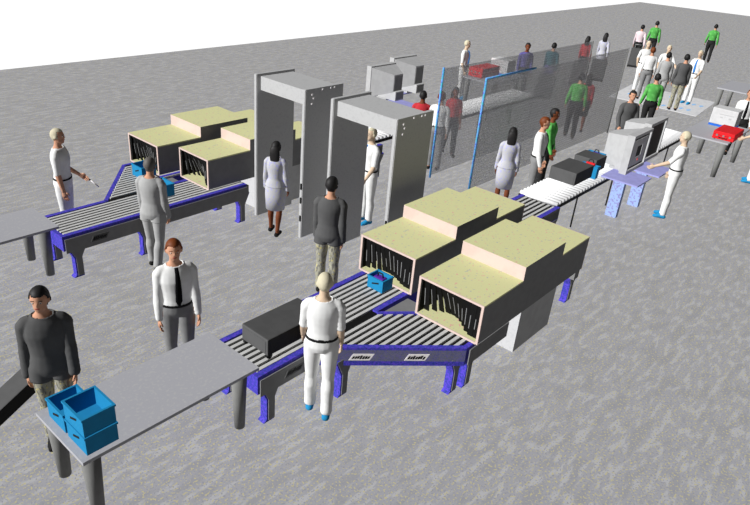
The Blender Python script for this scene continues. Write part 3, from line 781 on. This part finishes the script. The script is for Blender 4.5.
# around the screens
person('person in white top with auburn hair behind the blue post of the screen', 11.27, 7.63, 1.70, 25, W_, low=GT, hair=HR, arms=((4, 2, 6), (4, 2, 6)), face=True)
person('person in red top half hidden by the right portal, beside the blue post', 11.24, 8.08, 1.62, 30, RD, low=DK, arms=((4, 2, 6), (4, 2, 6)), skin='skin2', face=False)
person('woman in black with a red vest seen through the screen left of the rollers', 12.35, 8.0, 1.58, 230, RD, 'short', DK, hairstyle='long', skin='skin2', female=True, jacket=False, stride=(8, -8))
person('woman in pale grey skirt suit in front of the mesh screen', 10.56, 5.49, 1.62, 28, PG, low=PG, hairstyle='long', skin='skin2', jacket=True, skirt=.5, female=True, face=False)
person('man with auburn hair in white shirt leaning over the white rollers', 11.30, 5.27, 1.75, 290, W_, low=GT, hair=HR, nearp=True, arms=((6, 6, 10), (6, 6, 10)), tie=BLK)
person('person in green top next to the white-shirted man at the rollers', 12.20, 5.52, 1.72, 285, G_, low=DK, skin='skin2', arms=((6, 6, 10), (6, 10, 10)))
person('person in green top seen from behind between the two mesh screens', 16.35, 6.88, 1.68, 25, G_, low=DK, face=False, stride=(8, -8), arms=((11, 4, 20), (11, 4, 20)))
person('woman in red top and dark skirt between the two mesh screens', 17.05, 6.95, 1.56, 25, RD, low=DK, hairstyle='long', skin='skin2', skirt=.52, female=True, face=False)
# left lane background
person('guard in white uniform behind the red suitcase at the far search table', 17.0, 10.86, 1.75, 285, W_, 'short', W_, HP, 'bald', 'skin3', tie=TL, shoes=SB, arms=((7, 0, 24), (7, 0, 24)))
person('dark-haired person in purple top at the end of the far search table', 18.80, 9.82, 1.72, 225, PU, low=DK, skin='skin2')
person('dark-haired person in dark teal and purple pulling a case past the screens', 20.13, 9.60, 1.67, 12, mat('cloth_teal_dark', (40, 90, 100), .95), low=PU, face=False, stride=(14, -14), arms=((8, 14, 8), (14, -26, 4)))
person('woman in red top pulling a charcoal case at the back', 22.99, 9.75, 1.65, 10, RD, low=DK, hairstyle='long', face=False, female=True, stride=(14, -14), arms=((8, 14, 8), (14, -26, 4)))
person('woman in pale grey skirt suit walking at the back', 24.53, 9.75, 1.65, 10, PG, low=PG, hairstyle='long', skin='skin2', jacket=True, skirt=.5, female=True, face=False, stride=(9, -9), arms=((8, 14, 8), (14, -26, 4)))
person('person in white top and dark trousers pulling a case at the far back', 28.85, 10.02, 1.65, 12, PK, low=DK, face=False, stride=(10, -10), arms=((8, 14, 8), (14, -26, 4)))
# far right
person('person in green top walking at the far back, left of the other green walker', 30.6, 10.05, 1.70, 20, G_, low=DK, face=False, stride=(12, -12), arms=((12, 10, 20), (12, -10, 20)))
person('person in green top walking away alone at far right', 33.23, 8.34, 1.70, 15, G_, low=DK, face=False, stride=(16, -16), arms=((12, 10, 20), (12, -10, 20)))
person('passenger with auburn hair, white shirt and grey trousers on the footprint mat', 22.71, 7.36, 1.70, 25, W_, low=GT, hair=HR, face=False, zb=.0155)
person('pale-haired guard facing the white-shirted passenger on the footprint mat', 23.62, 7.86, 1.75, 215, W_, 'short', W_, HP, 'bald', 'skin3', arms=((20, 30, 30), (20, 30, 30)), zb=.0155)
person('passenger in light grey suit with dark hair on the footprint mat', 22.30, 6.70, 1.70, 25, GS, low=GS, jacket=True, face=False, zb=.0155)
person('pale-haired guard facing the light grey suited passenger', 23.45, 7.10, 1.76, 215, W_, 'short', W_, HP, 'bald', 'skin3', arms=((20, 30, 30), (20, 30, 30)), zb=.0155)
person('passenger in dark jacket and plaid trousers on the footprint mat', 22.24, 6.13, 1.75, 25, DS, low=PL, jacket=True, face=False, zb=.0155)
person('guard in white uniform with blue shoes beside the dark-jacketed passenger', 23.65, 6.14, 1.75, 170, W_, 'short', W_, HP, 'bald', 'skin3', tie=TL, shoes=SB, arms=((10, 20, 40), (10, 20, 40)), zb=.0155)
person('person in green top seen from behind in front of the footprint mat', 18.35, 5.64, 1.70, 28, G_, low=DK, face=False, arms=((11, 4, 20), (11, 4, 20)))
person('man in dark jacket facing the rollers behind the grey monitor', 15.33, 5.15, 1.75, 225, DS, low=DK, jacket=True, arms=((10, 10, 40), (16, 20, 30)))
person('operator in white uniform at the lilac desk facing the monitors', 12.94, 3.17, 1.74, 105, W_, 'short', W_, HP, 'bald', 'skin3', shoes=SB, nearp=True, arms=((12, 34, 30), (8, 4, 12)))
person('man with auburn hair, white shirt and black tie behind the white device at right', 18.60, 3.40, 1.75, 200, W_, low=DK, hair=HR, tie=BLK, stride=(3, -3))
person('guard in white uniform cut by the right edge, reaching for the red case', 16.85, 2.50, 1.75, 100, W_, 'short', W_, HP, 'bald', 'skin3', shoes=SB, arms=((10, 36, 24), (9, 4, 10)))
# thin wand in the far guard's left hand
hw = far_hands[0]
wd = thing('search_wand', 'thin pale wand in the hand of the far left guard', 'wand', tuple(hw))
MB().tube([(-.02, .02, .02), (.05, -.05, -.04)], .012, M['cased'], 8).build('grip', wd, True)
MB().tube([(.05, -.05, -.04), (.13, -.13, -.14)], .009, M['plate'], 8).build('rod', wd, True)

# ------------------------------------------------------------------ light, sky, camera
sun = bpy.data.lights.new('sun', 'SUN'); sun.energy = 7.3; sun.angle = rad(1); sun.use_shadow = False
so = bpy.data.objects.new('sun', sun); COL.objects.link(so)
az, el = rad(153), rad(30)
dv = Vector((cos(az) * cos(el), sin(az) * cos(el), sin(el)))
so.rotation_euler = dv.to_track_quat('Z', 'Y').to_euler(); so.location = dv * 30
w = bpy.data.worlds.new('sky'); S.world = w; w.use_nodes = True
nt = w.node_tree; bg = nt.nodes['Background']
tc = nt.nodes.new('ShaderNodeTexCoord'); sx = nt.nodes.new('ShaderNodeSeparateXYZ'); rp = nt.nodes.new('ShaderNodeValToRGB')
mr = nt.nodes.new('ShaderNodeMapRange'); mr.inputs['From Min'].default_value = -.1; mr.inputs['From Max'].default_value = .1
nt.links.new(tc.outputs['Generated'], sx.inputs['Vector']); nt.links.new(sx.outputs['Z'], mr.inputs['Value']); nt.links.new(mr.outputs['Result'], rp.inputs['Fac'])
rp.color_ramp.elements[0].position = .5; rp.color_ramp.elements[0].color = (1.05, 1.05, 1.05, 1)
rp.color_ramp.elements[1].position = .6; rp.color_ramp.elements[1].color = (.06, .06, .063, 1)
nt.links.new(rp.outputs['Color'], bg.inputs['Color']); bg.inputs['Strength'].default_value = 1.0
cam = bpy.data.cameras.new('camera'); cam.sensor_width = 36; cam.lens = 652.683 / 750 * 36; cam.clip_end = 300
ca = bpy.data.objects.new('camera', cam); COL.objects.link(ca)
r_ = Vector((0.6555303, -0.7506175, 0.0827844)); d_ = Vector((-0.3012235, -0.3604288, -0.8828111)); f_ = Vector((0.6924914, 0.5537729, -0.4623756))
mw = Matrix((( r_.x, -d_.x, -f_.x, 0), (r_.y, -d_.y, -f_.y, 0), (r_.z, -d_.z, -f_.z, 4.9), (0, 0, 0, 1)))
ca.matrix_world = mw
S.camera = ca
S.view_settings.view_transform = 'Standard'; S.view_settings.look = 'None'; S.view_settings.exposure = 0; S.view_settings.gamma = 1
S.view_settings.use_curve_mapping = False
